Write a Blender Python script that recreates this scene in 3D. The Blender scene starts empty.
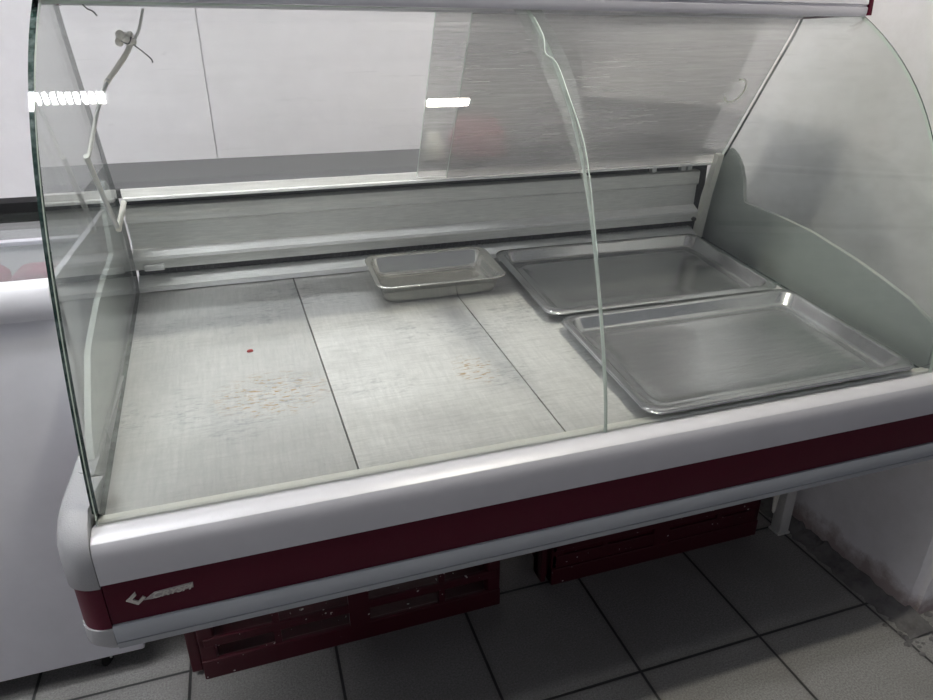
import bpy, bmesh, math, random
from mathutils import Vector, Matrix

sc = bpy.context.scene
COL = sc.collection
random.seed(7)

# ------------------------------------------------------------------ camera
cam_d = bpy.data.cameras.new('camera')
cam = bpy.data.objects.new('camera', cam_d)
COL.objects.link(cam)
cam_d.sensor_fit = 'HORIZONTAL'
cam_d.sensor_width = 36.0
cam_d.lens = 675.08 / 933 * 36.0
cam_d.clip_start = 0.01
RX = Vector((0.95057667, -0.31046723, -0.00375556))
UP = Vector((0.13051203, 0.38856313, 0.91213229))
FW = Vector((0.28172791, 0.86754181, -0.40987875))
cam.matrix_world = Matrix(((RX.x, UP.x, -FW.x, 0.0), (RX.y, UP.y, -FW.y, 0.0),
                           (RX.z, UP.z, -FW.z, 1.2), (0, 0, 0, 1)))
sc.camera = cam

# ------------------------------------------------------------------ world and exposure
w = bpy.data.worlds.new('room_ambient')
sc.world = w
w.use_nodes = True
w.node_tree.nodes['Background'].inputs[0].default_value = (0.86, 0.88, 1.0, 1)
w.node_tree.nodes['Background'].inputs[1].default_value = 0.19
sc.view_settings.view_transform = 'Standard'
sc.view_settings.look = 'None'
sc.view_settings.gamma = 1.0
sc.view_settings.exposure = 0.0
LAMP_TUBE = 150.0      # emission of the louvred ceiling lamp
LAMP_SMALL = 660.0      # emission of the small ceiling light
FILL_LEFT = 230.0     # emission of the unseen fill lamp added at the left
LAMP_REAR = 23.0       # emission of the lamp over the staff aisle


# ------------------------------------------------------------------ materials
def new_mat(name):
    m = bpy.data.materials.new(name)
    m.use_nodes = True
    nt = m.node_tree
    for n in list(nt.nodes):
        nt.nodes.remove(n)
    out = nt.nodes.new('ShaderNodeOutputMaterial')
    return m, nt, out


def N(nt, kind, **kw):
    n = nt.nodes.new(kind)
    for k, v in kw.items():
        setattr(n, k, v)
    return n


def noise(nt, vec, scale, detail=4.0, rough=0.6, stretch=None):
    if stretch:
        mp = N(nt, 'ShaderNodeMapping')
        mp.inputs['Scale'].default_value = stretch
        nt.links.new(vec, mp.inputs['Vector'])
        vec = mp.outputs[0]
    t = N(nt, 'ShaderNodeTexNoise')
    t.inputs['Scale'].default_value = scale
    t.inputs['Detail'].default_value = detail
    t.inputs['Roughness'].default_value = rough
    nt.links.new(vec, t.inputs['Vector'])
    return t.outputs['Fac']


def ramp(nt, fac, lo, hi, a=0.0, b=1.0):
    r = N(nt, 'ShaderNodeMapRange')
    r.inputs['From Min'].default_value = lo
    r.inputs['From Max'].default_value = hi
    r.inputs['To Min'].default_value = a
    r.inputs['To Max'].default_value = b
    nt.links.new(fac, r.inputs['Value'])
    return r.outputs[0]


def math_n(nt, op, a, b=None):
    n = N(nt, 'ShaderNodeMath', operation=op)
    for i, v in enumerate((a, b)):
        if v is None:
            continue
        if isinstance(v, (int, float)):
            n.inputs[i].default_value = v
        else:
            nt.links.new(v, n.inputs[i])
    return n.outputs[0]


def mixc(nt, fac, a, b):
    n = N(nt, 'ShaderNodeMix', data_type='RGBA')
    if isinstance(fac, (int, float)):
        n.inputs[0].default_value = fac
    else:
        nt.links.new(fac, n.inputs[0])
    for i, v in ((6, a), (7, b)):
        if isinstance(v, tuple):
            n.inputs[i].default_value = (*v[:3], 1)
        else:
            nt.links.new(v, n.inputs[i])
    return n.outputs[2]


def coords(nt):
    return N(nt, 'ShaderNodeTexCoord').outputs['Object']


def world_pos(nt):
    return N(nt, 'ShaderNodeNewGeometry').outputs['Position']


def pbr(name, color, rough=0.5, metal=0.0, dirt=0.0, dirt_col=(0.1, 0.09, 0.08), dirt_scale=8.0,
        stretch=None, bump=0.0, bump_scale=150.0, rvar=0.0, spec=0.5, aniso=0.0):
    m, nt, out = new_mat(name)
    b = N(nt, 'ShaderNodeBsdfPrincipled')
    nt.links.new(b.outputs[0], out.inputs[0])
    b.inputs['Roughness'].default_value = rough
    b.inputs['Metallic'].default_value = metal
    b.inputs['Specular IOR Level'].default_value = spec
    b.inputs['Anisotropic'].default_value = aniso
    v = coords(nt)
    n1 = noise(nt, v, dirt_scale, 6, 0.65, stretch)
    if dirt > 0:
        f = ramp(nt, n1, 0.45, 0.75, 0, dirt)
        nt.links.new(mixc(nt, f, color, dirt_col), b.inputs['Base Color'])
    else:
        f = ramp(nt, n1, 0.2, 0.8, 0.94, 1.06)
        h = N(nt, 'ShaderNodeHueSaturation')
        h.inputs['Color'].default_value = (*color, 1)
        nt.links.new(f, h.inputs['Value'])
        nt.links.new(h.outputs[0], b.inputs['Base Color'])
    if rvar > 0:
        nt.links.new(ramp(nt, n1, 0.3, 0.7, max(0.02, rough - rvar), rough + rvar), b.inputs['Roughness'])
    if bump > 0:
        bn = N(nt, 'ShaderNodeBump')
        bn.inputs['Strength'].default_value = bump
        bn.inputs['Distance'].default_value = 0.002
        nt.links.new(noise(nt, v, bump_scale, 3, 0.6, stretch), bn.inputs['Height'])
        nt.links.new(bn.outputs[0], b.inputs['Normal'])
    return m


def glass_mat(name, tint, haze, streak=True):
    """clear pane: transparent with a Fresnel reflection and a thin wiped-on film"""
    m, nt, out = new_mat(name)
    tr = N(nt, 'ShaderNodeBsdfTransparent')
    tr.inputs[0].default_value = (*tint, 1)
    gl = N(nt, 'ShaderNodeBsdfGlossy')
    gl.inputs['Roughness'].default_value = 0.015
    df = N(nt, 'ShaderNodeBsdfDiffuse')
    df.inputs[0].default_value = (0.75, 0.80, 0.77, 1)
    lw = N(nt, 'ShaderNodeLayerWeight')
    lw.inputs['Blend'].default_value = 0.5
    f5 = math_n(nt, 'POWER', lw.outputs['Facing'], 4.4)
    fr = math_n(nt, 'ADD', math_n(nt, 'MULTIPLY', f5, 0.9), 0.04)
    v = world_pos(nt)
    wipe = noise(nt, v, 9, 7, 0.7, (0.6, 3.5, 5.0))
    blot = noise(nt, v, 3.0, 3, 0.5)
    spots = ramp(nt, noise(nt, v, 60, 2, 0.5), 0.74, 0.80, 0, 1)
    film = math_n(nt, 'ADD', ramp(nt, wipe, 0.45, 0.8, 0.3, 2.2), math_n(nt, 'MULTIPLY', blot, 0.5))
    film = math_n(nt, 'MULTIPLY', film, haze)
    if streak:
        scr = ramp(nt, noise(nt, v, 16, 5, 0.75, (0.35, 4.0, 5.5)), 0.63, 0.72, 0, 1)
        sz = N(nt, 'ShaderNodeSeparateXYZ')
        nt.links.new(v, sz.inputs[0])
        film = math_n(nt, 'ADD', film, math_n(nt, 'MULTIPLY', math_n(nt, 'MULTIPLY', scr, ramp(nt, sz.outputs[2], 1.0, 1.24, 0.04, 0.30)), ramp(nt, sz.outputs[0], 0.0, 0.5, 0.3, 1.0)))
    film = math_n(nt, 'ADD', film, math_n(nt, 'MULTIPLY', spots, 0.05))
    tl = N(nt, 'ShaderNodeBsdfTranslucent')
    tl.inputs[0].default_value = (0.75, 0.80, 0.77, 1)
    m0 = N(nt, 'ShaderNodeMixShader')
    m0.inputs[0].default_value = 0.5
    nt.links.new(df.outputs[0], m0.inputs[1])
    nt.links.new(tl.outputs[0], m0.inputs[2])
    df = m0
    m1 = N(nt, 'ShaderNodeMixShader')
    nt.links.new(film, m1.inputs[0])
    nt.links.new(tr.outputs[0], m1.inputs[1])
    nt.links.new(df.outputs[0], m1.inputs[2])
    m2 = N(nt, 'ShaderNodeMixShader')
    nt.links.new(fr, m2.inputs[0])
    nt.links.new(m1.outputs[0], m2.inputs[1])
    nt.links.new(gl.outputs[0], m2.inputs[2])
    nt.links.new(m2.outputs[0], out.inputs[0])
    return m


def hazy_sheet():
    """scratched, clouded acrylic of the sliding doors"""
    m, nt, out = new_mat('clouded_door_sheet')
    tr = N(nt, 'ShaderNodeBsdfTransparent')
    tr.inputs[0].default_value = (0.95, 0.94, 0.94, 1)
    b = N(nt, 'ShaderNodeBsdfPrincipled')
    b.inputs['Roughness'].default_value = 0.22
    b.inputs['Metallic'].default_value = 0.2
    v = world_pos(nt)
    n1 = noise(nt, v, 26, 6, 0.7, (0.3, 5, 9))
    n2 = noise(nt, v, 3.5, 4, 0.6)
    nt.links.new(mixc(nt, ramp(nt, n1, 0.3, 0.7), (0.74, 0.735, 0.73), (0.90, 0.895, 0.89)), b.inputs['Base Color'])
    f = math_n(nt, 'ADD', ramp(nt, n1, 0.35, 0.7, 0.30, 0.40), ramp(nt, n2, 0.3, 0.7, 0.0, 0.12))
    mx = N(nt, 'ShaderNodeMixShader')
    nt.links.new(f, mx.inputs[0])
    nt.links.new(tr.outputs[0], mx.inputs[1])
    nt.links.new(b.outputs[0], mx.inputs[2])
    nt.links.new(mx.outputs[0], out.inputs[0])
    return m


def emit_mat(name, col, s):
    m, nt, out = new_mat(name)
    e = N(nt, 'ShaderNodeEmission')
    e.inputs[0].default_value = (*col, 1)
    e.inputs[1].default_value = s
    nt.links.new(e.outputs[0], out.inputs[0])
    return m


def deck_mat(tone):
    m, nt, out = new_mat('worn_deck_steel')
    b = N(nt, 'ShaderNodeBsdfPrincipled')
    nt.links.new(b.outputs[0], out.inputs[0])
    v = world_pos(nt)
    b.inputs['Metallic'].default_value = 0.2
    brushed = noise(nt, v, 24, 7, 0.75, (7, 0.6, 1))
    cross = noise(nt, v, 26, 6, 0.7, (0.7, 9, 1))
    blot = noise(nt, v, 4.5, 7, 0.7)
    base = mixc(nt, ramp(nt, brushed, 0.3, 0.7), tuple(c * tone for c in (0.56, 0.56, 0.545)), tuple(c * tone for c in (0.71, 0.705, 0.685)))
    base = mixc(nt, ramp(nt, cross, 0.42, 0.7, 0, 0.5), base, (0.42, 0.42, 0.41))
    base = mixc(nt, ramp(nt, blot, 0.46, 0.70, 0, 0.38), base, (0.36, 0.36, 0.36))
    # worn dark scuffs
    sc1 = math_n(nt, 'MULTIPLY', ramp(nt, noise(nt, v, 75, 6, 0.8, (0.5, 1.6, 1)), 0.50, 0.64, 0, 1),
                 ramp(nt, noise(nt, v, 6, 2, 0.5), 0.50, 0.62, 0, 0.6))
    base = mixc(nt, sc1, base, (0.22, 0.23, 0.24))
    # rust specks around their real spots
    sep = N(nt, 'ShaderNodeSeparateXYZ')
    nt.links.new(v, sep.inputs[0])

    def spot(cx, cy, rx, ry):
        dx = math_n(nt, 'DIVIDE', math_n(nt, 'SUBTRACT', sep.outputs[0], cx), rx)
        dy = math_n(nt, 'DIVIDE', math_n(nt, 'SUBTRACT', sep.outputs[1], cy), ry)
        d = math_n(nt, 'ADD', math_n(nt, 'MULTIPLY', dx, dx), math_n(nt, 'MULTIPLY', dy, dy))
        return ramp(nt, d, 0.0, 1.0, 1, 0)
    rs = math_n(nt, 'MAXIMUM', spot(0.367, 1.075, 0.05, 0.06), spot(0.0, 1.09, 0.11, 0.08))
    fleck = ramp(nt, noise(nt, v, 110, 5, 0.75, (0.45, 1.8, 1)), 0.55, 0.60, 0, 1)
    base = mixc(nt, math_n(nt, 'MULTIPLY', math_n(nt, 'MULTIPLY', rs, fleck), 1.2), base, (0.36, 0.22, 0.07))
    nt.links.new(base, b.inputs['Base Color'])
    nt.links.new(ramp(nt, blot, 0.3, 0.7, 0.5, 0.66), b.inputs['Roughness'])
    bn = N(nt, 'ShaderNodeBump')
    bn.inputs['Strength'].default_value = 0.12
    bn.inputs['Distance'].default_value = 0.001
    nt.links.new(brushed, bn.inputs['Height'])
    nt.links.new(bn.outputs[0], b.inputs['Normal'])
    return m


def steel(name, base, rough, scale=25, stretch=(1, 12, 12), metal=0.9, var=0.12, smear=0.0):
    m, nt, out = new_mat(name)
    b = N(nt, 'ShaderNodeBsdfPrincipled')
    nt.links.new(b.outputs[0], out.inputs[0])
    b.inputs['Metallic'].default_value = metal
    v = coords(nt)
    n1 = noise(nt, v, scale, 6, 0.7, stretch)
    n2 = noise(nt, v, 6, 5, 0.6)
    d = tuple(c * (1 - var) for c in base)
    e = tuple(min(1, c * (1 + var)) for c in base)
    c = mixc(nt, ramp(nt, n1, 0.3, 0.7), d, e)
    if smear:
        c = mixc(nt, ramp(nt, n2, 0.5, 0.7, 0, smear), c, tuple(x * 0.6 for x in base))
    nt.links.new(c, b.inputs['Base Color'])
    nt.links.new(ramp(nt, n1, 0.3, 0.7, rough * 0.88, rough * 1.12), b.inputs['Roughness'])
    return m


def tile_mat():
    m, nt, out = new_mat('grey_speckled_floor_tile')
    b = N(nt, 'ShaderNodeBsdfPrincipled')
    nt.links.new(b.outputs[0], out.inputs[0])
    v = world_pos(nt)
    sep = N(nt, 'ShaderNodeSeparateXYZ')
    nt.links.new(v, sep.inputs[0])

    def line(sock, off):
        f = math_n(nt, 'FRACT', math_n(nt, 'DIVIDE', math_n(nt, 'ADD', sock, 30.0 - off + 0.15), 0.30))
        return math_n(nt, 'ABSOLUTE', math_n(nt, 'SUBTRACT', f, 0.5))
    g = math_n(nt, 'MINIMUM', line(sep.outputs[0], 0.06), line(sep.outputs[1], 0.855))
    grout = ramp(nt, g, 0.008, 0.012, 1, 0)
    sp = noise(nt, v, 260, 3, 0.7)
    blot = noise(nt, v, 5, 5, 0.6)
    c = mixc(nt, ramp(nt, sp, 0.35, 0.65), (0.14, 0.137, 0.13), (0.27, 0.263, 0.255))
    c = mixc(nt, ramp(nt, blot, 0.45, 0.72, 0, 0.5), c, (0.16, 0.15, 0.14))
    c = mixc(nt, ramp(nt, g, 0.004, 0.05, 0.35, 0), c, (0.10, 0.09, 0.085))
    c = mixc(nt, grout, c, (0.02, 0.02, 0.02))
    nt.links.new(c, b.inputs['Base Color'])
    b.inputs['Roughness'].default_value = 0.5
    bn = N(nt, 'ShaderNodeBump')
    bn.inputs['Strength'].default_value = 0.5
    bn.inputs['Distance'].default_value = 0.002
    nt.links.new(math_n(nt, 'SUBTRACT', math_n(nt, 'MULTIPLY', sp, 0.15), grout), bn.inputs['Height'])
    nt.links.new(bn.outputs[0], b.inputs['Normal'])
    return m


def plaster_mat():
    m, nt, out = new_mat('whitewashed_plaster')
    b = N(nt, 'ShaderNodeBsdfPrincipled')
    nt.links.new(b.outputs[0], out.inputs[0])
    v = world_pos(nt)
    sep = N(nt, 'ShaderNodeSeparateXYZ')
    nt.links.new(v, sep.inputs[0])
    n1 = noise(nt, v, 12, 6, 0.7)
    c = mixc(nt, ramp(nt, n1, 0.4, 0.75), (0.82, 0.80, 0.81), (0.74, 0.72, 0.72))
    low = ramp(nt, math_n(nt, 'ADD', sep.outputs[2], math_n(nt, 'MULTIPLY', n1, -0.16)), -0.06, -0.01, 1, 0)
    c = mixc(nt, math_n(nt, 'MULTIPLY', low, 0.8), c, (0.28, 0.20, 0.18))
    nt.links.new(c, b.inputs['Base Color'])
    b.inputs['Roughness'].default_value = 0.7
    bn = N(nt, 'ShaderNodeBump')
    bn.inputs['Strength'].default_value = 0.35
    bn.inputs['Distance'].default_value = 0.004
    nt.links.new(noise(nt, v, 18, 6, 0.6), bn.inputs['Height'])
    nt.links.new(bn.outputs[0], b.inputs['Normal'])
    return m


def crate_mat():
    m, nt, out = new_mat('scuffed_maroon_plastic')
    b = N(nt, 'ShaderNodeBsdfPrincipled')
    nt.links.new(b.outputs[0], out.inputs[0])
    v = coords(nt)
    sp = ramp(nt, noise(nt, v, 75, 1.5, 0.5), 0.725, 0.76, 0, 1)
    d = ramp(nt, noise(nt, v, 7, 5, 0.6), 0.5, 0.75, 0, 0.6)
    c = mixc(nt, d, (0.055, 0.0015, 0.008), (0.03, 0.009, 0.008))
    c = mixc(nt, sp, c, (0.72, 0.66, 0.62))
    nt.links.new(c, b.inputs['Base Color'])
    b.inputs['Roughness'].default_value = 0.42
    return m


M = {
    'glass': glass_mat('clear_glass', (0.988, 0.994, 0.990), 0.013),
    'side': glass_mat('greenish_side_glass', (0.980, 0.993, 0.985), 0.022, False),
    'lid': glass_mat('lid_glass', (0.80, 0.82, 0.82), 0.04, False),
    'tape': glass_mat('clear_tape', (0.97, 0.98, 0.97), 0.16, False),
    'edge': pbr('dark_green_glass_edge', (0.012, 0.03, 0.025), 0.12, dirt=0.6, dirt_col=(0.22, 0.27, 0.26), dirt_scale=45),
    'edge_l': pbr('pale_green_glass_edge', (0.62, 0.70, 0.64), 0.2),
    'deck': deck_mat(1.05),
    'deck_shaded': deck_mat(0.84),  # darker copy of the deck steel; left panel's dimmer light put into colour
    'steel': steel('brushed_steel', (0.82, 0.82, 0.785), 0.42, smear=0.2, metal=0.25),
    'worktop': steel('worktop_laminate', (0.07, 0.07, 0.073), 0.6, metal=0.1),
    'steel_lt': steel('pale_aluminium', (0.90, 0.90, 0.88), 0.40, metal=0.15),
    'tray': steel('tray_steel', (0.55, 0.56, 0.56), 0.22, scale=22, stretch=(0.5, 6, 1), var=0.10),
    'pan': steel('pan_steel', (0.86, 0.85, 0.79), 0.17, scale=8, stretch=(1, 3, 1), var=0.06),
    'door': hazy_sheet(),
    'bumper': pbr('satin_grey_aluminium', (0.56, 0.555, 0.585), 0.40, 0.1, bump=0.03),
    'trim': pbr('satin_bluish_trim', (0.37, 0.39, 0.42), 0.42, 0.15),
    'red': pbr('burgundy_band', (0.075, 0.0025, 0.015), 0.38, spec=0.2),
    'cap': pbr('grained_grey_plastic', (0.36, 0.36, 0.37), 0.55, bump=0.35, bump_scale=500),
    'panel': pbr('moulded_grey_end_panel', (0.56, 0.59, 0.56), 0.5),
    'dark': pbr('black_gap', (0.010, 0.010, 0.011), 0.85, spec=0.15),
    'grille': pbr('black_duct', (0.018, 0.018, 0.02), 0.35, dirt=0.6, dirt_col=(0.08, 0.08, 0.085), dirt_scale=30, stretch=(20, 1, 1)),
    'rail': pbr('grey_anodised_rail', (0.62, 0.61, 0.66), 0.35, 0.2),
    'cream': pbr('yellowed_sealant', (0.80, 0.80, 0.72), 0.4, dirt=0.3, dirt_col=(0.45, 0.42, 0.3)),
    'seal': pbr('lit_edge_sealant', (0.90, 0.90, 0.83), 0.35, dirt=0.2, dirt_col=(0.6, 0.58, 0.45)),  # brighter sealant copy, painting the light caught by the glass edge
    'white': pbr('white_painted_steel', (0.74, 0.73, 0.77), 0.35),
    'leg': pbr('white_post', (0.62, 0.61, 0.58), 0.5, dirt=0.4),
    'wall': pbr('white_wall_panel', (0.80, 0.785, 0.815), 0.38),
    'ceil': pbr('white_ceiling', (0.82, 0.82, 0.82), 0.8),
    'plaster': plaster_mat(),
    'mortar': pbr('crumbling_mortar', (0.13, 0.125, 0.125), 0.85, dirt=0.9, dirt_col=(0.03, 0.03, 0.03), dirt_scale=22, bump=0.9, bump_scale=60),
    'floor': tile_mat(),
    'crate': crate_mat(),
    'badge': pbr('worn_silver_badge', (0.60, 0.58, 0.54), 0.35, 0.4),
    'badge_bg': pbr('badge_backing', (0.42, 0.38, 0.37), 0.4, 0.2),
    'tube': pbr('yellowed_white_tube', (0.84, 0.81, 0.72), 0.4),
    'rod': pbr('grey_rod', (0.60, 0.60, 0.58), 0.35, 0.3),
    'wire': pbr('dark_wire', (0.05, 0.05, 0.05), 0.5),
    'rubber': pbr('black_rubber', (0.02, 0.02, 0.02), 0.7),
    'pink': pbr('pink_packet', (0.66, 0.20, 0.27), 0.35, dirt=0.8, dirt_col=(0.75, 0.6, 0.6), dirt_scale=25),
    'meat': pbr('red_scrap', (0.45, 0.05, 0.05), 0.4),
    'tubelamp': emit_mat('lamp_light', (0.96, 0.98, 1.0), LAMP_TUBE),
    'leftfill': emit_mat('left_fill_light', (0.96, 0.97, 1.0), FILL_LEFT),
    'smalllamp': emit_mat('warm_lamp_light', (1.0, 0.96, 0.84), LAMP_SMALL),
    'rearlamp': emit_mat('rear_lamp_light', (0.96, 0.98, 1.0), LAMP_REAR),
}


# ------------------------------------------------------------------ mesh helpers
def add_box(bm, x0, x1, y0, y1, z0, z1, bev=0.0, mi=0):
    b = bmesh.new()
    bmesh.ops.create_cube(b, size=1)
    for v in b.verts:
        v.co = Vector(((x0 + x1) / 2 + v.co.x * (x1 - x0), (y0 + y1) / 2 + v.co.y * (y1 - y0), (z0 + z1) / 2 + v.co.z * (z1 - z0)))
    if bev > 0:
        bmesh.ops.bevel(b, geom=b.edges[:], offset=bev, segments=2, affect='EDGES', profile=0.6)
    merge(bm, b, mi)


def merge(bm, b, mi=0):
    vm = [bm.verts.new(v.co) for v in b.verts]
    b.verts.index_update()
    for f in b.faces:
        try:
            nf = bm.faces.new([vm[v.index] for v in f.verts])
            nf.material_index = mi
            nf.smooth = f.smooth
        except ValueError:
            pass
    b.free()


def add_prism(bm, pts, axis, a, b, mi=0, caps=True, cap_mi=None):
    """closed outline extruded along an axis; pts are the two other coordinates in x,y,z order"""
    def put(p, t):
        if axis == 'X':
            return Vector((t, p[0], p[1]))
        if axis == 'Y':
            return Vector((p[0], t, p[1]))
        return Vector((p[0], p[1], t))
    A = [bm.verts.new(put(p, a)) for p in pts]
    B = [bm.verts.new(put(p, b)) for p in pts]
    n = len(pts)
    for i in range(n):
        f = bm.faces.new((A[i], A[(i + 1) % n], B[(i + 1) % n], B[i]))
        f.material_index = mi
    if caps:
        for L in (A[::-1], B):
            f = bm.faces.new(L)
            f.material_index = mi if cap_mi is None else cap_mi


def add_tube(bm, path, r, seg=10, mi=0):
    path = [Vector(p) for p in path]
    rings = []
    up = Vector((0.3, 0.2, 1)).normalized()
    for i, p in enumerate(path):
        t = (path[min(i + 1, len(path) - 1)] - path[max(i - 1, 0)]).normalized()
        s = t.cross(up)
        if s.length < 1e-4:
            s = t.cross(Vector((1, 0, 0)))
        s.normalize()
        u = s.cross(t)
        rr = r[i] if isinstance(r, (list, tuple)) else r
        rings.append([bm.verts.new(p + rr * (math.cos(2 * math.pi * k / seg) * s + math.sin(2 * math.pi * k / seg) * u)) for k in range(seg)])
    for a, b in zip(rings, rings[1:]):
        for k in range(seg):
            f = bm.faces.new((a[k], a[(k + 1) % seg], b[(k + 1) % seg], b[k]))
            f.smooth = True
            f.material_index = mi
    for L in (rings[0][::-1], rings[-1]):
        bm.faces.new(L).material_index = mi


def smooth_path(pts, n=8):
    P = [Vector(p) for p in pts]
    out = []
    for i in range(len(P) - 1):
        p0, p1, p2, p3 = P[max(i - 1, 0)], P[i], P[i + 1], P[min(i + 2, len(P) - 1)]
        for k in range(n):
            t = k / n
            out.append(0.5 * ((2 * p1) + (p2 - p0) * t + (2 * p0 - 5 * p1 + 4 * p2 - p3) * t * t + (3 * p1 - p0 - 3 * p2 + p3) * t ** 3))
    out.append(P[-1])
    return out


def loft_rr(bm, rings, seg=8, mi=0):
    """stack of rounded rectangles (half_x, half_y, corner_radius, z); both ends capped"""
    R = []
    for hx, hy, r, z in rings:
        ring = []
        for cx, cy, a0 in ((hx - r, hy - r, 0), (-hx + r, hy - r, 90), (-hx + r, -hy + r, 180), (hx - r, -hy + r, 270)):
            for k in range(seg + 1):
                a = math.radians(a0 + 90 * k / seg)
                ring.append(bm.verts.new((cx + r * math.cos(a), cy + r * math.sin(a), z)))
        R.append(ring)
    n = len(R[0])
    for a, b in zip(R, R[1:]):
        for k in range(n):
            f = bm.faces.new((a[k], a[(k + 1) % n], b[(k + 1) % n], b[k]))
            f.smooth = True
            f.material_index = mi
    bm.faces.new(R[0][::-1]).material_index = mi
    bm.faces.new(R[-1]).material_index = mi


def obj(name, bm, mats, parent=None, local=False, smooth_angle=None):
    bmesh.ops.recalc_face_normals(bm, faces=bm.faces[:])
    xs = [v.co for v in bm.verts]
    c = Vector([(min(v[i] for v in xs) + max(v[i] for v in xs)) / 2 for i in range(3)])
    if parent is None:
        c.z = min(v[2] for v in xs)
    bmesh.ops.translate(bm, verts=bm.verts[:], vec=-c)
    me = bpy.data.meshes.new(name)
    bm.to_mesh(me)
    bm.free()
    for m in (mats if isinstance(mats, (list, tuple)) else [mats]):
        me.materials.append(m)
    if smooth_angle:
        for p in me.polygons:
            p.use_smooth = True
        me.set_sharp_from_angle(angle=math.radians(smooth_angle))
    o = bpy.data.objects.new(name, me)
    COL.objects.link(o)
    if parent is not None:
        o.parent = parent
        base = Vector((0, 0, 0))
        if not local:
            q = parent
            while q is not None:
                base += q.location
                q = q.parent
        o.location = c - base
    else:
        o.location = c
    return o


def thing(name, label, cat, loc, rot=(0, 0, 0), group=None):
    o = bpy.data.objects.new(name, None)
    COL.objects.link(o)
    o.empty_display_size = 0.1
    o.location = loc
    o.rotation_euler = rot
    return tag(o, label, cat, group)


def tag(o, label, cat, group=None):
    o['label'] = label
    o['category'] = cat
    if group:
        o['group'] = group
    return o


def struct(name, bm, m, label=None, cat=None, smooth_angle=None):
    o = obj(name, bm, m, smooth_angle=smooth_angle)
    o['kind'] = 'structure'
    if label:
        tag(o, label, cat)
    return o


def part_box(name, m, parent, x0, x1, y0, y1, z0, z1, bev=0.0):
    b = bmesh.new()
    add_box(b, x0, x1, y0, y1, z0, z1, bev)
    return obj(name, b, m, parent, smooth_angle=40 if bev else None)


# ------------------------------------------------------------------ room shell
b = bmesh.new(); add_box(b, -3.0, 3.0, -1.4, 2.8, -0.10, 0.0)
struct('floor', b, M['floor'], 'floor of square grey speckled tiles with dark grout', 'floor')
b = bmesh.new(); add_box(b, -3.0, 3.0, -0.2, 2.8, 2.70, 2.80)
struct('ceiling', b, M['ceil'], 'white ceiling above the shop', 'ceiling')
b = bmesh.new()
PANX = [-3.0, -2.25, -1.2, -0.078, 1.05, 2.2, 3.0]
for i in range(len(PANX) - 1):
    add_box(b, PANX[i] + 0.0012, PANX[i + 1] - 0.0012, 2.70, 2.75, 0.0, 2.70, 0.0008)
add_box(b, -3.0, 3.0, 2.715, 2.80, 0.0, 2.70)
struct('wall_back', b, M['wall'], 'white panelled wall behind the display case', 'wall')
b = bmesh.new(); add_box(b, -3.1, -3.0, 0.2, 2.8, 0, 2.70)
struct('wall_left', b, M['wall'], 'white wall at the far left', 'wall')

def rough_block(x0, x1, y0, y1, z0, z1, amp):
    bm = bmesh.new()
    add_box(bm, x0, x1, y0, y1, z0, z1)
    bmesh.ops.bevel(bm, geom=[e for e in bm.edges if abs(e.verts[0].co.z - e.verts[1].co.z) > 0.5], offset=0.018, segments=3, affect='EDGES')
    bmesh.ops.bisect_plane(bm, geom=bm.verts[:] + bm.edges[:] + bm.faces[:], plane_co=(0, 0, 0.5), plane_no=(0, 0, 1))
    for z in [0.03 * k for k in range(1, 16)]:
        bmesh.ops.bisect_plane(bm, geom=bm.verts[:] + bm.edges[:] + bm.faces[:], plane_co=(0, 0, z), plane_no=(0, 0, 1))
    for k in range(1, 26):
        y = y0 + 0.02 + 0.04 * k
        bmesh.ops.bisect_plane(bm, geom=bm.verts[:] + bm.edges[:] + bm.faces[:], plane_co=(0, y, 0), plane_no=(0, 1, 0))
    for v in bm.verts:
        if v.co.z < 0.52 and v.co.x < x0 + 0.03:
            k = max(0.0, 1 - v.co.z / 0.12)
            v.co.x += random.uniform(-amp, amp) * (0.35 + k) - 0.012 * k
    return bm


b = rough_block(1.335, 1.80, 0.79, 2.69, 0.0, 2.70, 0.004)
struct('wall_right', b, M['plaster'], 'whitewashed plaster pillar wall right of the display case', 'wall', smooth_angle=50)
# crumbling mortar line along the foot of the pillar
b = bmesh.new()
prev = None
NS = 60
for i in range(NS + 1):
    y = 0.74 + (1.75 - 0.74) * i / NS
    xl = 1.272 + random.uniform(-0.007, 0.007)
    xm = 1.302 + random.uniform(-0.006, 0.006)
    row = [b.verts.new((xl, y, 0.0008)), b.verts.new((xm, y, 0.006 + random.uniform(0, 0.004))), b.verts.new((1.335, y, 0.016 + random.uniform(-0.006, 0.008)))]
    if i > 0:
        for k in range(2):
            b.faces.new((prev[k], prev[k + 1], row[k + 1], row[k]))
    prev = row
for i in range(40):
    x = random.uniform(1.25, 1.40); y = random.uniform(0.70, 0.80)
    r = random.uniform(0.003, 0.010)
    q = bmesh.new()
    bmesh.ops.create_icosphere(q, subdivisions=1, radius=r)
    for v in q.verts:
        v.co = Vector((x + v.co.x * 1.3, y + v.co.y, max(0.0005, v.co.z * 0.5)))
    merge(b, q)
struct('trim_1', b, M['mortar'], 'dark crumbling mortar along the foot of the plaster pillar', 'mortar strip')


# ------------------------------------------------------------------ display case
XL, XR = -0.236, 1.19
ZP = [0.625 + (1.263 - 0.625) * i / 28 for i in range(29)]


def prof_y(z):
    return 3.63141665 * z ** 4 - 12.03947818 * z ** 3 + 15.29525547 * z ** 2 - 8.47917401 * z + 2.5298091


def lean(z):                       # the right-hand side pane leans out a little
    return (z - 0.63) * 0.050


case = thing('display_case', 'grey and burgundy refrigerated display counter with curved glass front', 'display case', (0.48, 1.2, 0))

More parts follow.
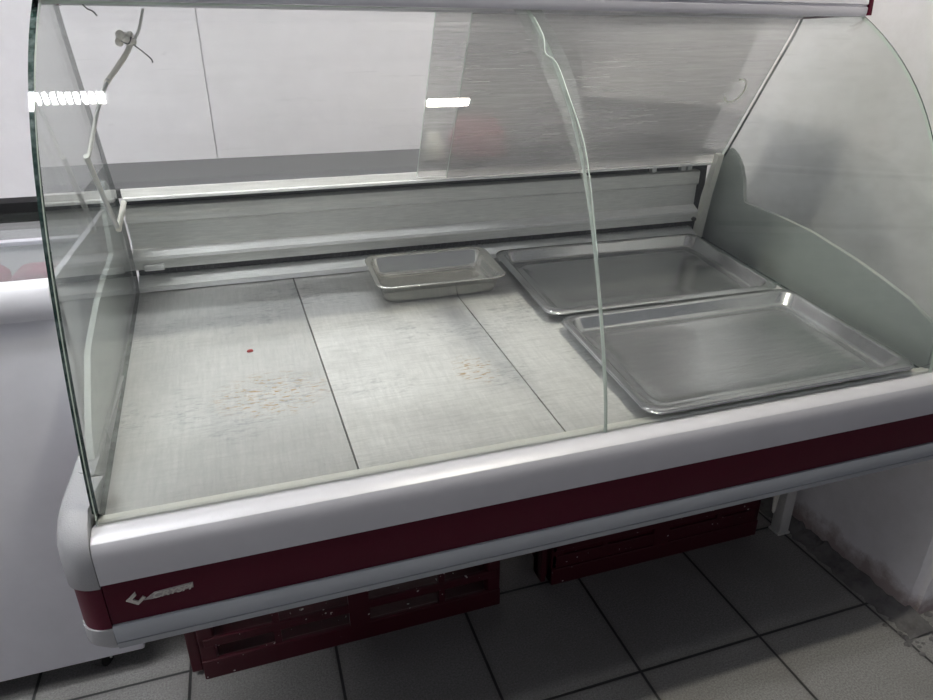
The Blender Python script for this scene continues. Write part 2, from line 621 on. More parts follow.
# upper bumper, burgundy band, lower trim: long extrusions between the corner caps
b = bmesh.new()
add_prism(b, [(0.818, 0.632), (0.802, 0.6275), (0.7955, 0.6235), (0.7915, 0.617), (0.7900, 0.609), (0.789, 0.600), (0.789, 0.562), (0.795, 0.5605), (0.84, 0.5605), (0.84, 0.624), (0.824, 0.6315)], 'X', -0.2455, 1.232)
obj('bumper', b, M['bumper'], case, smooth_angle=24)
b = bmesh.new()
add_prism(b, [(0.7945, 0.5595), (0.7935, 0.545), (0.7935, 0.505), (0.7945, 0.490), (0.84, 0.490), (0.84, 0.5595)], 'X', -0.2455, 1.232)
band = obj('colour_band', b, M['red'], case, smooth_angle=35)
band['label'] = 'burgundy band along the front'
b = bmesh.new()
add_prism(b, [(0.791, 0.4895), (0.789, 0.486), (0.7905, 0.461), (0.7925, 0.4605), (0.7925, 0.459), (0.7908, 0.4585), (0.7935, 0.447), (0.798, 0.444), (0.84, 0.444), (0.84, 0.4895)], 'X', -0.2455, 1.232)
obj('lower_trim', b, M['trim'], case, smooth_angle=35)


def corner_outline(side, inset=0.0, y1=1.62):
    xi = -0.2465 if side < 0 else 1.233
    xo = (-0.290 + inset) if side < 0 else (1.277 - inset)
    r = 0.036
    y0 = 0.789 + inset
    pts = [(xi, y0)]
    cx = xo + r if side < 0 else xo - r
    for k in range(9):
        a = math.radians(90 * k / 8)
        pts.append((cx + side * r * math.sin(a), y0 + r - r * math.cos(a)))
    pts += [(xo, y1), (xi, y1)]
    return pts


def corner_part(name, side, z0, z1, inset, m, bev_top=0.0, bev_bot=0.0):
    bm = bmesh.new()
    layers = [(z0, bev_bot)]
    if bev_bot:
        layers = [(z0, bev_bot), (z0 + bev_bot * 0.3, bev_bot * 0.4), (z0 + bev_bot, 0)]
    else:
        layers = [(z0, 0)]
    if bev_top:
        layers += [(z1 - bev_top, 0), (z1 - bev_top * 0.45, bev_top * 0.16), (z1 - bev_top * 0.12, bev_top * 0.5), (z1, bev_top)]
    else:
        layers += [(z1, 0)]
    prev = None
    xi = -0.2465 if side < 0 else 1.233
    for z, ins in layers:
        ring = [bm.verts.new((x, y, z)) for x, y in corner_outline(side, inset + ins)]
        if prev:
            n = len(ring)
            for i in range(n):
                bm.faces.new((prev[i], prev[(i + 1) % n], ring[(i + 1) % n], ring[i]))
        else:
            bm.faces.new(ring[::-1])
        prev = ring
    bm.faces.new(prev)
    return obj(name, bm, m, case, smooth_angle=40)


def shoulder_cap(side):
    bm = bmesh.new()
    prev = None
    for z, ins, fy in ((0.556, 0.002, 0), (0.559, 0, 0), (0.600, 0, 0), (0.618, 0.0005, 0.001), (0.632, 0.002, 0.006), (0.645, 0.004, 0.018), (0.656, 0.008, 0.036), (0.664, 0.013, 0.058), (0.668, 0.020, 0.085)):
        ring = []
        for x, y in corner_outline(side, ins):
            t = max(0.0, 1 - (y - 0.789) / 0.25)
            ring.append(bm.verts.new((x, y + fy * t, z)))
        if prev:
            n = len(ring)
            for i in range(n):
                bm.faces.new((prev[i], prev[(i + 1) % n], ring[(i + 1) % n], ring[i]))
        else:
            bm.faces.new(ring[::-1])
        prev = ring
    bm.faces.new(prev)
    return obj('corner_cap', bm, M['cap'], case, smooth_angle=50)


for side in (-1, 1):
    shoulder_cap(side)
    corner_part('band_corner', side, 0.486, 0.555, 0.0035, M['red'])
    corner_part('trim_corner', side, 0.440, 0.485, 0.002, M['cap'], bev_bot=0.018)

# insulated tub and rear body
b = bmesh.new()
add_prism(b, [(0.841, 0.46), (0.841, 0.600), (0.85, 0.612), (1.60, 0.697), (1.625, 0.71), (1.625, 0.912), (1.66, 0.912), (1.66, 0.40), (0.92, 0.40)], 'X', -0.244, 1.230)
obj('cabinet_body', b, M['dark'], case)

# deck panels, sloping up to the rear
DS = math.tan(math.radians(6.5))


def deck_z(y):
    return 0.6255 + DS * (y - 0.85)


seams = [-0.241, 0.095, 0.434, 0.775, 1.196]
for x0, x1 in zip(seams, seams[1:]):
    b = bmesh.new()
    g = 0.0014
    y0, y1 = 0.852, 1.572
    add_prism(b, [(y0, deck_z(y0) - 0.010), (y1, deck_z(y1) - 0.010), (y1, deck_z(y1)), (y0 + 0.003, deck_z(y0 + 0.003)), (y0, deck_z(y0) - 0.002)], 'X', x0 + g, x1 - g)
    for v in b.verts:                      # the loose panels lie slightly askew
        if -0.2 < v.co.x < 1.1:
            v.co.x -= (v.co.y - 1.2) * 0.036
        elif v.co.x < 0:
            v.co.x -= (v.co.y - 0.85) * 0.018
    obj('deck_panel', b, M['deck_shaded' if x0 < 0 else 'deck'], case)

# sealant and channel that hold the front glass; light on its edge painted pale
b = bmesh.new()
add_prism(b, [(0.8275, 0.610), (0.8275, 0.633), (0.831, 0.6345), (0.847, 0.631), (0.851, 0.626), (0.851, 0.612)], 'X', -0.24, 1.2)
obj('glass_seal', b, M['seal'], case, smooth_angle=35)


# curved front panes
def front_pane(x0, x1, lean1=0.0):
    bm = bmesh.new()
    th = 0.006
    rows = []
    for i, z in enumerate(ZP):
        dy = (prof_y(z + 0.002) - prof_y(z - 0.002)) / 0.004
        n = Vector((0, -1, dy)).normalized()
        p = Vector((0, prof_y(z), z))
        q = p - n * th
        xb = x1 + lean1 * lean(z)
        rows.append([bm.verts.new((x0, p.y, p.z)), bm.verts.new((xb, p.y, p.z)), bm.verts.new((xb, q.y, q.z)), bm.verts.new((x0, q.y, q.z))])
    for a, c in zip(rows, rows[1:]):
        for k in range(4):
            f = bm.faces.new((a[k], a[(k + 1) % 4], c[(k + 1) % 4], c[k]))
            f.material_index = 0 if k in (0, 2) else 1
            f.smooth = k in (0, 2)
    bm.faces.new(rows[0]).material_index = 1
    bm.faces.new(rows[-1]).material_index = 1
    return obj('front_glass', bm, [M['glass'], M['edge_l']], case, smooth_angle=40)


front_pane(XL - 0.003, 0.5005)
front_pane(0.5035, XR + 0.004, 1.0)

# clear tape stuck over the joint of the two panes
b = bmesh.new()
rows = []
for z in ZP[10:]:
    dy = (prof_y(z + 0.002) - prof_y(z - 0.002)) / 0.004
    n = Vector((0, -1, dy)).normalized() * 0.0010
    wv = 0.001 + 0.022 * min(1, max(0, (z - 0.96) / 0.2))
    rows.append([b.verts.new((0.502 - wv * 1.25, prof_y(z) + n.y, z + n.z)), b.verts.new((0.502 + wv, prof_y(z) + n.y, z + n.z))])
for a, c in zip(rows, rows[1:]):
    b.faces.new((a[0], a[1], c[1], c[0])).smooth = True
bmesh.ops.solidify(b, geom=b.faces[:], thickness=0.0003)
obj('joint_tape', b, M['tape'], case)
b = bmesh.new()
add_tube(b, smooth_path([(0.4965 + dx, prof_y(z) - 0.0022, z) for dx, z in ((0.006, 1.245), (0.004, 1.215), (-0.006, 1.19), (0.006, 1.175), (0.007, 1.13), (0.012, 1.06), (0.008, 0.97), (0.006, 0.9))], 6), 0.0010, 6)
obj('sealant_bead', b, M['edge_l'], case)

# side panes
RY = [(1.357, 1.263), (1.375, 1.22), (1.440, 1.105), (1.505, 0.985), (1.545, 0.915), (1.572, 0.80), (1.572, 0.7095)]


def side_outline():
    pts = [(prof_y(z) + 0.007, z) for z in ZP if z >= 0.636]
    pts += RY
    pts += [(0.852 + (1.572 - 0.852) * t, deck_z(0.852 + (1.572 - 0.852) * t) + 0.001) for t in (0.75, 0.5, 0.25, 0.0)]
    return pts


for sgn in (-1, 1):
    bm = bmesh.new()
    pts = side_outline()
    if sgn < 0:
        fx = lambda z, o, y: -0.2355 - o - max(0, y - 0.85) * 0.018
    else:
        fx = lambda z, o, y: 1.197 + lean(z) + o
    A = [bm.verts.new((fx(z, 0, y), y, z)) for y, z in pts]
    B = [bm.verts.new((fx(z, 0.008, y), y, z)) for y, z in pts]
    n = len(pts)
    for i in range(n):
        bm.faces.new((A[i], A[(i + 1) % n], B[(i + 1) % n], B[i])).material_index = 1
    bm.faces.new(A).material_index = 0
    bm.faces.new(B[::-1]).material_index = 0
    obj('side_glass', bm, [M['side'], M['edge']], case)

# moulded end panels with the humped rear post
EP = [(0.848, 0.600), (0.850, 0.68), (0.862, 0.713), (0.925, 0.740), (1.0, 0.763), (1.066, 0.781), (1.20, 0.810), (1.31, 0.823), (1.425, 0.830),
      (1.440, 0.831), (1.445, 0.855), (1.452, 0.885), (1.466, 0.918), (1.488, 0.943), (1.515, 0.956), (1.537, 0.957), (1.556, 0.945), (1.578, 0.90), (1.60, 0.83), (1.612, 0.72), (1.612, 0.60)]
EPL = [(0.93, 0.600), (0.935, 0.67), (0.96, 0.705), (1.0, 0.735)] + EP[5:]
for x0, x1 in ((-0.2590, -0.2502), (1.2205, 1.2305)):
    bm = bmesh.new()
    add_prism(bm, EP if x0 > 0 else EPL, 'X', x0, x1)
    if x0 < 0:
        for v in bm.verts:
            v.co.x -= (v.co.y - 0.85) * 0.018
    bmesh.ops.bevel(bm, geom=[e for e in bm.edges if abs(e.verts[0].co.x - e.verts[1].co.x) < 1e-6], offset=0.003, segments=2, affect='EDGES')
    obj('end_panel', bm, M['panel'], case, smooth_angle=40)

# slim pale jamb between the rear panel and the side panes
for x0, x1 in ((1.180, 1.196),):
    b = bmesh.new()
    add_prism(b, [(1.553, 0.712), (1.578, 0.712), (1.560, 0.83), (1.525, 0.945), (1.510, 0.94), (1.535, 0.83)], 'X', x0, x1)
    obj('jamb', b, M['steel'] if x0 < 0 else M['cream'], case)

# rear inner panel: folded steel sheets and ledges
b = bmesh.new()
add_prism(b, [(1.585, 0.893), (1.577, 0.890), (1.577, 0.858), (1.585, 0.853), (1.587, 0.797), (1.586, 0.7965), (1.564, 0.784), (1.564, 0.779), (1.567, 0.777), (1.569, 0.757), (1.578, 0.755), (1.600, 0.757), (1.600, 0.893)], 'X', -0.2478, 1.1795)
obj('rear_panel', b, M['steel'], case)
b = bmesh.new()
add_prism(b, [(1.586, 0.7970), (1.586, 0.7995), (1.5625, 0.7862), (1.5625, 0.7790), (1.5638, 0.7790), (1.5638, 0.7845)], 'X', -0.2478, 1.1795)
obj('ledge_strip', b, M['steel_lt'], case)
b = bmesh.new()
add_prism(b, [(1.600, 0.7360), (1.585, 0.7355), (1.5575, 0.7205), (1.5575, 0.7155), (1.5565, 0.7095), (1.600, 0.7095)], 'X', -0.2478, 1.1795)
obj('lower_ledge', b, M['steel_lt'], case, smooth_angle=30)
b = bmesh.new()
add_box(b, -0.248, 1.219, 1.602, 1.622, 0.712, 0.9135)
for k in range(90):
    x = -0.22 + 1.39 * k / 89
    add_box(b, x, x + 0.004, 1.598, 1.602, 0.734, 0.756)
obj('air_duct', b, M['grille'], case)
for x, zz in ((1.035, 0.893), (1.125, 0.893), (1.145, 0.893)):
    part_box('bracket', M['steel_lt'] if x > 1.1 else M['steel'], case, x, x + 0.014, 1.585, 1.600, zz, zz + 0.022, 0.002)
part_box('clip', M['steel_lt'], case, -0.229, -0.188, 1.552, 1.566, 0.757, 0.770, 0.003)
b = bmesh.new()
bmesh.ops.create_cone(b, cap_ends=True, segments=12, radius1=0.006, radius2=0.005, depth=0.008, matrix=Matrix.Translation((1.165, 1.557, 0.765)) @ Matrix.Rotation(math.pi / 2, 4, 'X'))
obj('screw', b, M['wire'], case)

# worktop on the staff side
b = bmesh.new()
add_prism(b, [(1.566, 0.9145), (1.563, 0.917), (1.563, 0.932), (1.566, 0.935), (1.86, 0.945), (1.862, 0.914)], 'X', -0.312, 1.246)
obj('worktop', b, M['worktop'], case)
b = bmesh.new()
add_box(b, -0.244, 1.23, 1.5592, 1.5627, 0.9155, 0.9340, 0.001)
obj('worktop_edge', b, M['steel_lt'], case)

b = bmesh.new()
add_box(b, -0.240, 1.20, 1.5395, 1.5570, 0.9120, 0.9180, 0.001)
obj('door_track', b, M['steel_lt'], case)

# top rail and the roof sheet (mounted a touch out of level)
def tilt_top(bm):
    for v in bm.verts:
        v.co.z += 0.006 - (v.co.x + 0.24) / 1.46 * 0.010


b = bmesh.new()
add_prism(b, [(1.183, 1.2565), (1.181, 1.262), (1.181, 1.272), (1.184, 1.273), (1.184, 1.2765), (1.181, 1.278), (1.183, 1.292), (1.215, 1.297), (1.215, 1.2565)], 'X', -0.243, 1.226)
tilt_top(b)
obj('top_rail', b, M['rail'], case, smooth_angle=30)
b = bmesh.new()
add_prism(b, [(1.2155, 1.261), (1.2155, 1.290), (1.372, 1.290), (1.372, 1.2575), (1.355, 1.2575), (1.352, 1.261)], 'X', -0.2435, 1.2265)
tilt_top(b)
obj('top_panel', b, M['rail'], case)
for x0, x1 in ((-0.252, -0.2440), (1.2275, 1.2355)):
    b = bmesh.new()
    add_prism(b, [(1.178, 1.258), (1.180, 1.293), (1.19, 1.300), (1.374, 1.293), (1.374, 1.257)], 'X', x0, x1)
    tilt_top(b)
    obj('rail_cap', b, M['red'], case)['label'] = 'burgundy end cap'


# the two sliding rear doors, both pushed to the right
def door(x0, x1, off, m):
    bm = bmesh.new()
    a = Vector((1.3535, 1.2565)); c = Vector((1.5453, 0.9185))
    nrm = Vector((0.319, 0.181)).normalized()
    P = [a + nrm * off, c + nrm * off, c + nrm * (off + 0.005), a + nrm * (off + 0.005)]
    add_prism(bm, [tuple(p) for p in P], 'X', x0, x1, 0)
    for v in bm.verts:                      # the end follows the leaning side pane
        if v.co.x > 1.15:
            v.co.x += lean(v.co.z) * 0.9
    for f in bm.faces:
        if abs(f.calc_center_median().x - x0) < 1e-4 or f.calc_center_median().x > x1 - 1e-4:
            f.material_index = 1
    return obj('rear_door', bm, [m, M['edge_l']], case)


door(0.455, 1.193, 0.001, M['door'])
door(0.385, 1.14, 0.0085, M['door'])

# legs, with plate feet
for x, y in ((1.257, 1.135), (1.252, 1.56), (-0.205, 1.56), (0.52, 1.62)):
    lg = part_box('leg', M['leg'], case, x - 0.016, x + 0.016, y - 0.016, y + 0.016, 0.006, 0.442, 0.003)
    ft = part_box('foot', M['leg'], lg, x - 0.019, x + 0.019, y - 0.019, y + 0.019, 0.0, 0.006, 0.001)
b = bmesh.new()
add_tube(b, smooth_path([(1.198, 1.13, 0.44), (1.206, 1.13, 0.25), (1.217, 1.13, 0.075), (1.226, 1.13, 0.25), (1.229, 1.13, 0.44)], 8), 0.0035, 8)
obj('power_cord', b, M['tube'], case)

# badge: arrow emblem and lettering on a small plate
b = bmesh.new()
bx, bz = -0.222, 0.527
em = [(0.0, 0.0), (0.013, 0.0115), (0.0138, 0.006), (0.008, 0.0006), (0.0145, -0.0045), (0.021, 0.0025), (0.0245, -0.001), (0.0135, -0.0105)]
add_prism(b, [(bx + x, bz + z) for x, z in em], 'Y', 0.7915, 0.7934)
badge = obj('badge', b, M['badge'], case)
badge['label'] = 'worn silver arrow emblem and lettering'
b = bmesh.new()
pl = [(0.0215, -0.005), (0.036, 0.0045), (0.085, 0.0075), (0.0845, -0.0010), (0.032, -0.0060)]
add_prism(b, [(bx + x, bz + z) for x, z in pl], 'Y', 0.7923, 0.7934)
obj('badge_plate', b, M['badge_bg'], badge)
cu = bpy.data.curves.new('lettering', 'FONT')
cu.body = 'CRYSPI'
cu.size = 0.0118
cu.shear = 0.35
cu.extrude = 0.0004
cu.offset = 0.0002
cu.space_character = 0.92
to = bpy.data.objects.new('lettering_curve', cu)
COL.objects.link(to)
dg = bpy.context.evaluated_depsgraph_get()
me = bpy.data.meshes.new_from_object(to.evaluated_get(dg))
bpy.data.objects.remove(to)
bm = bmesh.new()
bm.from_mesh(me)
xs = [v.co.x for v in bm.verts]
k = 0.052 / (max(xs) - min(xs))
mw = Matrix.Translation((bx + 0.031, 0.7918, bz - 0.0050)) @ Matrix.Rotation(math.pi / 2, 4, 'X') @ Matrix.Rotation(math.radians(3), 4, 'Z') @ Matrix.Scale(k, 4, (1, 0, 0))
bmesh.ops.transform(bm, matrix=mw, verts=bm.verts[:])
obj('lettering', bm, M['badge'], badge)
# dried ring of glue near the right end of the clouded doors
b = bmesh.new()
arc = []
tang = Vector((0.1918, -0.338)).normalized()
for k in range(17):
    a = math.radians(-150 + 250 * k / 16)
    u, t = 0.026 * math.cos(a), -0.030 * math.sin(a)
    p = Vector((1.3535, 1.2565)) + tang * (0.178 + t) - Vector((0.319, 0.181)).normalized() * 0.0005
    arc.append((1.146 + u, p.x, p.y))
add_tube(b, arc, [0.0012 + 0.0018 * abs(math.sin(2.1 * k)) for k in range(17)], 6)
obj('glue_residue', b, M['cream'], case)
# dark wire end poking out under the rail
b = bmesh.new()
add_tube(b, smooth_path([(-0.188, 1.215, 1.258), (-0.182, 1.212, 1.252), (-0.175, 1.206, 1.249), (-0.170, 1.2, 1.243)], 5), 0.0012, 6)
obj('loose_wire', b, M['wire'], case)

# ------------------------------------------------------------------ white tube tied at the left of the case
tube = thing('tied_tube', 'thin white tube hanging inside the left glass, tied with a knot', 'tube', (-0.16, 1.30, 1.15))
b = bmesh.new()
add_tube(b, smooth_path([(-0.115, 1.29, 1.2565), (-0.127, 1.295, 1.226), (-0.143, 1.30, 1.205)], 5), 0.0022, 8)
obj('rod', b, M['rod'], tube)
b = bmesh.new()
add_tube(b, smooth_path([(-0.141, 1.30, 1.212), (-0.150, 1.30, 1.195), (-0.168, 1.29, 1.172), (-0.186, 1.27, 1.150)], 6), 0.0042, 10)
obj('sleeve', b, M['tube'], tube)
b = bmesh.new()
add_tube(b, smooth_path([(-0.183, 1.272, 1.155), (-0.204, 1.25, 1.11), (-0.222, 1.215, 1.052), (-0.226, 1.205, 1.044)], 6), 0.0032, 8)
add_tube(b, smooth_path([(-0.226, 1.204, 1.048), (-0.226, 1.26, 0.985), (-0.225, 1.33, 0.905)], 6), 0.0042, 8)
obj('rod', b, M['rod'], tube)
b = bmesh.new()
add_tube(b, [(-0.224, 1.325, 0.902), (-0.212, 1.37, 0.944)], 0.0048, 8)
obj('sleeve', b, M['tube'], tube)
b = bmesh.new()
for i in range(9):
    a = i * 2.4
    q = bmesh.new()
    bmesh.ops.create_icosphere(q, subdivisions=2, radius=random.uniform(0.0045, 0.0075))
    for v in q.verts:
        v.co = v.co * random.uniform(0.9, 1.1) + Vector((-0.147 + 0.008 * math.cos(a) - 0.004 * (i % 3), 1.296 + 0.006 * math.sin(a), 1.214 + 0.0035 * (i % 4 - 1.5)))
    merge(b, q)
obj('knot', b, M['tube'], tube, smooth_angle=60)
b = bmesh.new()
add_tube(b, smooth_path([(-0.142, 1.293, 1.208), (-0.128, 1.290, 1.196), (-0.116, 1.29, 1.184), (-0.115, 1.29, 1.178)], 5), 0.0011, 6)
add_tube(b, smooth_path([(-0.158, 1.293, 1.213), (-0.146, 1.289, 1.206), (-0.140, 1.293, 1.216)], 5), 0.0014, 6)
obj('tie_wire', b, M['wire'], tube)

# ------------------------------------------------------------------ trays and pan on the deck
TILT = math.radians(6.5)


def deck_pt(x, y, off=0.0):
    n = Vector((0, -math.sin(TILT), math.cos(TILT)))
    return Vector((x, y, deck_z(y) + 0.0003)) + n * off


def tray_mesh(hx, hy):
    bm = bmesh.new()
    h = 0.027
    rings = [(hx - 0.055, hy - 0.055, 0.03, 0.0), (hx - 0.034, hy - 0.034, 0.03, 0.0), (hx - 0.024, hy - 0.024, 0.03, 0.004), (hx - 0.017, hy - 0.017, 0.03, h - 0.003),
             (hx - 0.003, hy - 0.003, 0.028, h - 0.001), (hx - 0.003, hy - 0.003, 0.028, h - 0.004), (hx, hy, 0.03, h - 0.005), (hx, hy, 0.03, h - 0.0035), (hx - 0.001, hy - 0.001, 0.03, h - 0.0025), (hx - 0.004, hy - 0.004, 0.03, h - 0.0015),
             (hx - 0.013, hy - 0.013, 0.03, h + 0.0012), (hx - 0.016, hy - 0.016, 0.03, h), (hx - 0.019, hy - 0.019, 0.03, h - 0.002), (hx - 0.026, hy - 0.026, 0.03, 0.006), (hx - 0.034, hy - 0.034, 0.03, 0.0018),
             (hx - 0.050, hy - 0.050, 0.026, 0.0014), (hx - 0.053, hy - 0.053, 0.025, 0.0028), (hx - 0.056, hy - 0.056, 0.024, 0.0014), (hx - 0.09, hy - 0.09, 0.02, 0.0012)]
    loft_rr(bm, rings, 8)
    return bm


t1 = tag(obj('baking_tray', tray_mesh(0.293, 0.180), M['tray'], None), 'large shallow steel tray at the back right of the deck, behind another', 'tray', 'large steel trays on the deck')
t1.location = deck_pt(0.864, 1.371)
t1.rotation_euler = (TILT, 0, math.radians(-1.0))
t2 = t1.copy()
COL.objects.link(t2)
tag(t2, 'large shallow steel tray at the front right, against the curved glass', 'tray', 'large steel trays on the deck')
t2.location = deck_pt(0.874, 1.005)
t2.rotation_euler = (TILT, 0, math.radians(0.0))

bm = bmesh.new()
hx, hy, h = 0.149, 0.095, 0.046
loft_rr(bm, [(hx - 0.055, hy - 0.045, 0.02, 0.0), (hx - 0.030, hy - 0.027, 0.02, 0.0), (hx - 0.023, hy - 0.021, 0.022, 0.003), (hx - 0.019, hy - 0.018, 0.024, 0.010), (hx - 0.011, hy - 0.011, 0.026, h - 0.004),
             (hx - 0.003, hy - 0.003, 0.028, h - 0.003), (hx, hy, 0.03, h - 0.001), (hx - 0.001, hy - 0.001, 0.03, h + 0.001), (hx - 0.004, hy - 0.004, 0.029, h + 0.0015), (hx - 0.010, hy - 0.010, 0.027, h),
             (hx - 0.014, hy - 0.013, 0.026, h - 0.004), (hx - 0.020, hy - 0.018, 0.024, 0.018), (hx - 0.024, hy - 0.022, 0.023, 0.009), (hx - 0.031, hy - 0.028, 0.022, 0.004), (hx - 0.042, hy - 0.038, 0.02, 0.0018), (hx - 0.06, hy - 0.055, 0.015, 0.0012)], 8)
pan = tag(obj('small_pan', bm, M['pan'], None), 'small deep stainless steel pan on the deck left of the large trays', 'pan')
pan.location = deck_pt(0.392, 1.450)
pan.rotation_euler = (TILT, 0, math.radians(-0.5))

b = bmesh.new()
bmesh.ops.create_icosphere(b, subdivisions=2, radius=0.006)
for v in b.verts:
    v.co = Vector((v.co.x * 1.1, v.co.y * 0.7, max(v.co.z, -0.003) * 0.5)) * random.uniform(0.85, 1.1)
sc_o = tag(obj('food_scrap', b, M['meat'], None, smooth_angle=60), 'tiny red scrap lying on the left deck panel', 'scrap')
sc_o.location = deck_pt(-0.03, 1.245)
sc_o.rotation_euler = (TILT, 0, 0.3)


# ------------------------------------------------------------------ crates pushed under the case
def crate_mesh(L, D, H, slots):
    bm = bmesh.new()
    t = 0.012
    lx = L / 2
    # corner posts and rim
    for sx in (-1, 1):
        for y0 in (0.0, D - 0.03):
            add_box(bm, sx * lx - (0.03 if sx > 0 else 0), sx * lx + (0 if sx > 0 else 0.03), y0, y0 + 0.03, 0.0, H, 0.003)
    for y0 in (-0.004, D - t + 0.004):
        add_box(bm, -lx, lx, y0, y0 + t, 0.0, 0.048, 0.003)
        add_box(bm, -lx, lx, y0, y0 + t, H - 0.035, H, 0.003)
        add_box(bm, -0.022, 0.022, y0 + 0.0003, y0 + t - 0.0006, 0.04, H - 0.03)
        add_box(bm, -lx * 0.55, -lx * 0.55 + 0.014, y0 + 0.003, y0 + t - 0.001, 0.04, H - 0.03)
        add_box(bm, lx * 0.55, lx * 0.55 + 0.014, y0 + 0.003, y0 + t - 0.001, 0.04, H - 0.03)
        for z0, z1 in slots:
            add_box(bm, -lx + 0.01, lx - 0.01, y0 + 0.001, y0 + t - 0.002, z0, z1, 0.002)
    for sx in (-1, 1):
        x0 = sx * lx - (t if sx > 0 else 0)
        add_box(bm, x0, x0 + t, 0.0, D, 0.0, 0.048, 0.002)
        add_box(bm, x0, x0 + t, 0.0, D, H - 0.035, H, 0.002)
        for z0, z1 in slots:
            add_box(bm, x0 + 0.002, x0 + t - 0.002, 0.0, D, z0, z1)
    add_box(bm, -lx + 0.005, lx - 0.005, 0.005, D - 0.005, 0.004, 0.009)
    return bm


c1 = thing('plastic_crate', 'slotted maroon plastic crate under the left half of the case', 'crate', (0.118, 1.126, 0), (0, 0, math.radians(0.4)), 'crates pushed under the case')
obj('crate_body', crate_mesh(0.655, 0.36, 0.24, [(0.084, 0.106), (0.145, 0.165)]), M['crate'], c1, local=True)
b = bmesh.new()
add_box(b, -0.352, -0.330, 0.012, 0.05, 0.012, 0.24, 0.003)
obj('corner_rib', b, M['crate'], c1, local=True)
c2 = thing('plastic_crate', 'closed-sided maroon plastic crate by the leg under the right half of the case', 'crate', (0.885, 1.145, 0), (0, 0, math.radians(0.0)), 'crates pushed under the case')
bm = crate_mesh(0.60, 0.36, 0.24, [(0.05, 0.085), (0.10, 0.128), (0.15, 0.18)])
add_box(bm, -0.295, 0.295, 0.004, 0.006, 0.04, 0.22)
obj('crate_body', bm, M['crate'], c2, local=True)
b = bmesh.new()
add_box(b, -0.325, -0.312, 0.004, 0.05, 0.01, 0.24, 0.003)
add_box(b, -0.325, -0.298, 0.02, 0.05, 0.01, 0.24, 0.003)
obj('corner_rib', b, M['crate'], c2, local=True)

# ------------------------------------------------------------------ chest freezer at the left
FX0, FX1, FY0, FY1, FZ = -1.55, -0.322, 1.185, 1.93, 0.858
fr = thing('chest_freezer', 'white chest freezer with glass top beside the display case', 'freezer', ((FX0 + FX1) / 2, (FY0 + FY1) / 2, 0))
b = bmesh.new()
add_box(b, FX0, FX1, FY0 + 0.004, FY0 + 0.07, 0.055, 0.80, 0.006)
add_box(b, FX0, FX1, FY1 - 0.07, FY1, 0.055, 0.80, 0.006)
add_box(b, FX0, FX0 + 0.07, FY0 + 0.03, FY1 - 0.03, 0.056, 0.799, 0.004)
add_box(b, FX1 - 0.02, FX1, FY0 + 0.03, FY1 - 0.03, 0.056, 0.799, 0.004)
obj('body', b, M['white'], fr, smooth_angle=40)
b = bmesh.new()
lip = [(0.0, 0.797), (-0.004, 0.803), (-0.004, 0.832), (0.004, 0.850), (0.016, 0.857), (0.030, 0.858), (0.050, 0.850), (0.055, 0.797)]
add_prism(b, [(FY0 + y, z) for y, z in lip], 'X', FX0, FX1 + 0.002)
add_box(b, FX0, FX0 + 0.06, FY0 + 0.03, FY1 - 0.03, 0.80, 0.857, 0.008)
add_box(b, FX1 - 0.010, FX1 + 0.002, FY0 + 0.03, FY1 - 0.03, 0.80, 0.850, 0.002)
obj('rim', b, M['white'], fr, smooth_angle=40)
b = bmesh.new()
add_box(b, FX0, FX1 + 0.002, FY1 - 0.07, FY1 + 0.004, 0.801, 0.866, 0.004)
obj('rear_rail', b, M['dark'], fr, smooth_angle=40)['label'] = 'black rear rail'
b = bmesh.new()
add_box(b, FX0 + 0.062, FX1 - 0.011, FY0 + 0.056, FY1 - 0.072, 0.838, 0.842)
obj('glass_lid', b, M['lid'], fr)
b = bmesh.new()
add_box(b, FX0 + 0.062, FX1 - 0.011, FY0 + 0.33, FY0 + 0.355, 0.843, 0.852, 0.002)
obj('lid_handle', b, M['rail'], fr, smooth_angle=40)
for x, y in ((-0.412, FY0 + 0.05), (FX0 + 0.09, FY0 + 0.05), (-0.412, FY1 - 0.06), (FX0 + 0.09, FY1 - 0.06)):
    b = bmesh.new()
    bmesh.ops.create_cone(b, cap_ends=True, segments=24, radius1=0.024, radius2=0.024, depth=0.018, matrix=Matrix.Translation((x, y, 0.024)) @ Matrix.Rotation(math.radians(65), 4, 'Z') @ Matrix.Rotation(math.pi / 2, 4, 'X'))
    cs = obj('castor', b, M['rubber'], fr, smooth_angle=40)
    b = bmesh.new()
    add_box(b, x - 0.016, x + 0.016, y - 0.016, y + 0.016, 0.046, 0.055, 0.002)
    add_box(b, x - 0.015, x - 0.011, y - 0.010, y + 0.010, 0.018, 0.048)
    add_box(b, x + 0.011, x + 0.015, y - 0.010, y + 0.010, 0.018, 0.048)
    obj('fork', b, M['rod'], cs)
for i, (x, y, lab) in enumerate(((-0.44, 1.62, 'pink wrapped packet in the freezer, nearest the display case'), (-0.575, 1.64, 'pink wrapped packet in the freezer, second from the display case'))):
    b = bmesh.new()
    loft_rr(b, [(0.045, 0.055, 0.012, 0.0), (0.055, 0.065, 0.018, 0.012), (0.056, 0.066, 0.02, 0.05), (0.045, 0.055, 0.02, 0.066), (0.02, 0.03, 0.01, 0.069)], 5)
    p = tag(obj('frozen_packet', b, M['pink'], None), lab, 'packet', 'packets in the freezer')
    p.location = (x, y, 0.7003)

part_box('inner_floor', M['panel'], fr, FX0 + 0.0705, FX1 - 0.0205, FY0 + 0.0705, FY1 - 0.0705, 0.056, 0.70)
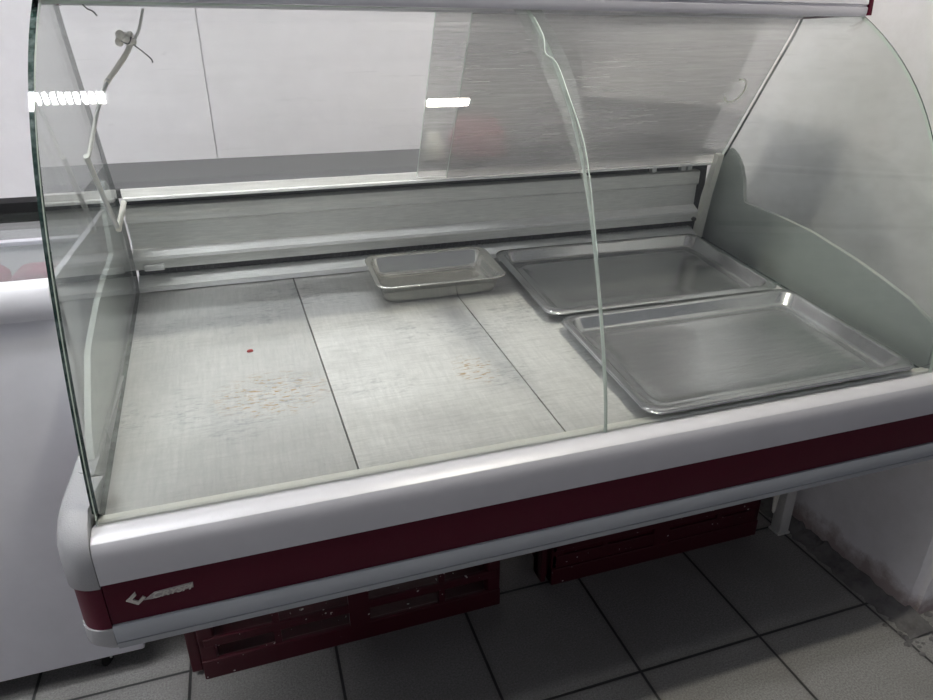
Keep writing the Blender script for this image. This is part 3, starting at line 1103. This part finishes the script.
# ------------------------------------------------------------------ packets on the worktop, behind the clouded doors
bm = bmesh.new()
loft_rr(bm, [(0.062, 0.045, 0.02, 0.0), (0.068, 0.052, 0.025, 0.01), (0.066, 0.05, 0.025, 0.05), (0.055, 0.03, 0.02, 0.085), (0.045, 0.012, 0.01, 0.10)], 6)
p = tag(obj('pink_packet', bm, M['pink'], None, smooth_angle=60), 'pink packet standing on the rear worktop, seen through the clouded door', 'packet')
p.location = (0.575, 1.68, 0.9412)
bm = bmesh.new()
loft_rr(bm, [(0.020, 0.022, 0.012, 0.0), (0.024, 0.026, 0.014, 0.008), (0.023, 0.025, 0.014, 0.045), (0.014, 0.016, 0.01, 0.058), (0.012, 0.012, 0.008, 0.066)], 6)
p = tag(obj('cream_jar', bm, M['cream'], None, smooth_angle=60), 'small cream jar on the rear worktop at the left edge of the clouded doors', 'jar')
p.location = (0.462, 1.68, 0.9412)
# ------------------------------------------------------------------ ceiling lamps
def louvre_lamp(x0, x1, yc, label, em):
    t = thing('ceiling_lamp', label, 'lamp', ((x0 + x1) / 2, yc, 2.70), group='ceiling lamps')
    b = bmesh.new()
    add_box(b, x0 - 0.01, x1 + 0.01, yc - 0.075, yc + 0.075, 2.668, 2.6995, 0.003)
    obj('housing', b, M['ceil'], t, smooth_angle=40)
    part_box('diffuser', em, t, x0, x1, yc - 0.052, yc + 0.052, 2.655, 2.667)
    bl = bmesh.new()
    for k in range(int((x1 - x0) / 0.022)):
        xk = x1 - 0.022 - 0.022 * k
        add_box(bl, xk - 0.003, xk + 0.003, yc - 0.055, yc + 0.055, 2.643, 2.6545)
    obj('louvre', bl, M['ceil'], t)
    for side in (-1, 1):
        part_box('side_reflector', M['ceil'], t, x0, x1, yc + side * 0.066 - 0.004, yc + side * 0.066 + 0.004, 2.640, 2.6675)
    return t


louvre_lamp(-1.60, -0.39, 0.945, 'long ceiling lamp over the left end of the case', M['tubelamp'])
sl = thing('ceiling_lamp', 'small warm ceiling lamp above the right half of the case', 'lamp', (0.77, 0.76, 2.70), group='ceiling lamps')
b = bmesh.new(); add_box(b, 0.665, 0.875, 0.69, 0.83, 2.672, 2.6995, 0.004)
obj('housing', b, M['ceil'], sl, smooth_angle=40)
part_box('diffuser', M['smalllamp'], sl, 0.69, 0.85, 0.73, 0.80, 2.655, 2.6715, 0.004)
louvre_lamp(-2.5, -1.75, 0.35, 'unseen fill lamp added at the far left of the shop', M['leftfill'])  # added out of view to brighten the freezer front, left floor and pillar
rl = thing('ceiling_lamp', 'long ceiling lamp over the staff aisle behind the case', 'lamp', (0.3, 2.2, 2.70), group='ceiling lamps')
b = bmesh.new(); add_box(b, -0.45, 1.05, 2.12, 2.28, 2.668, 2.6995, 0.003)
obj('housing', b, M['ceil'], rl, smooth_angle=40)
part_box('diffuser', M['rearlamp'], rl, -0.43, 1.03, 2.14, 2.26, 2.655, 2.667, 0.002)
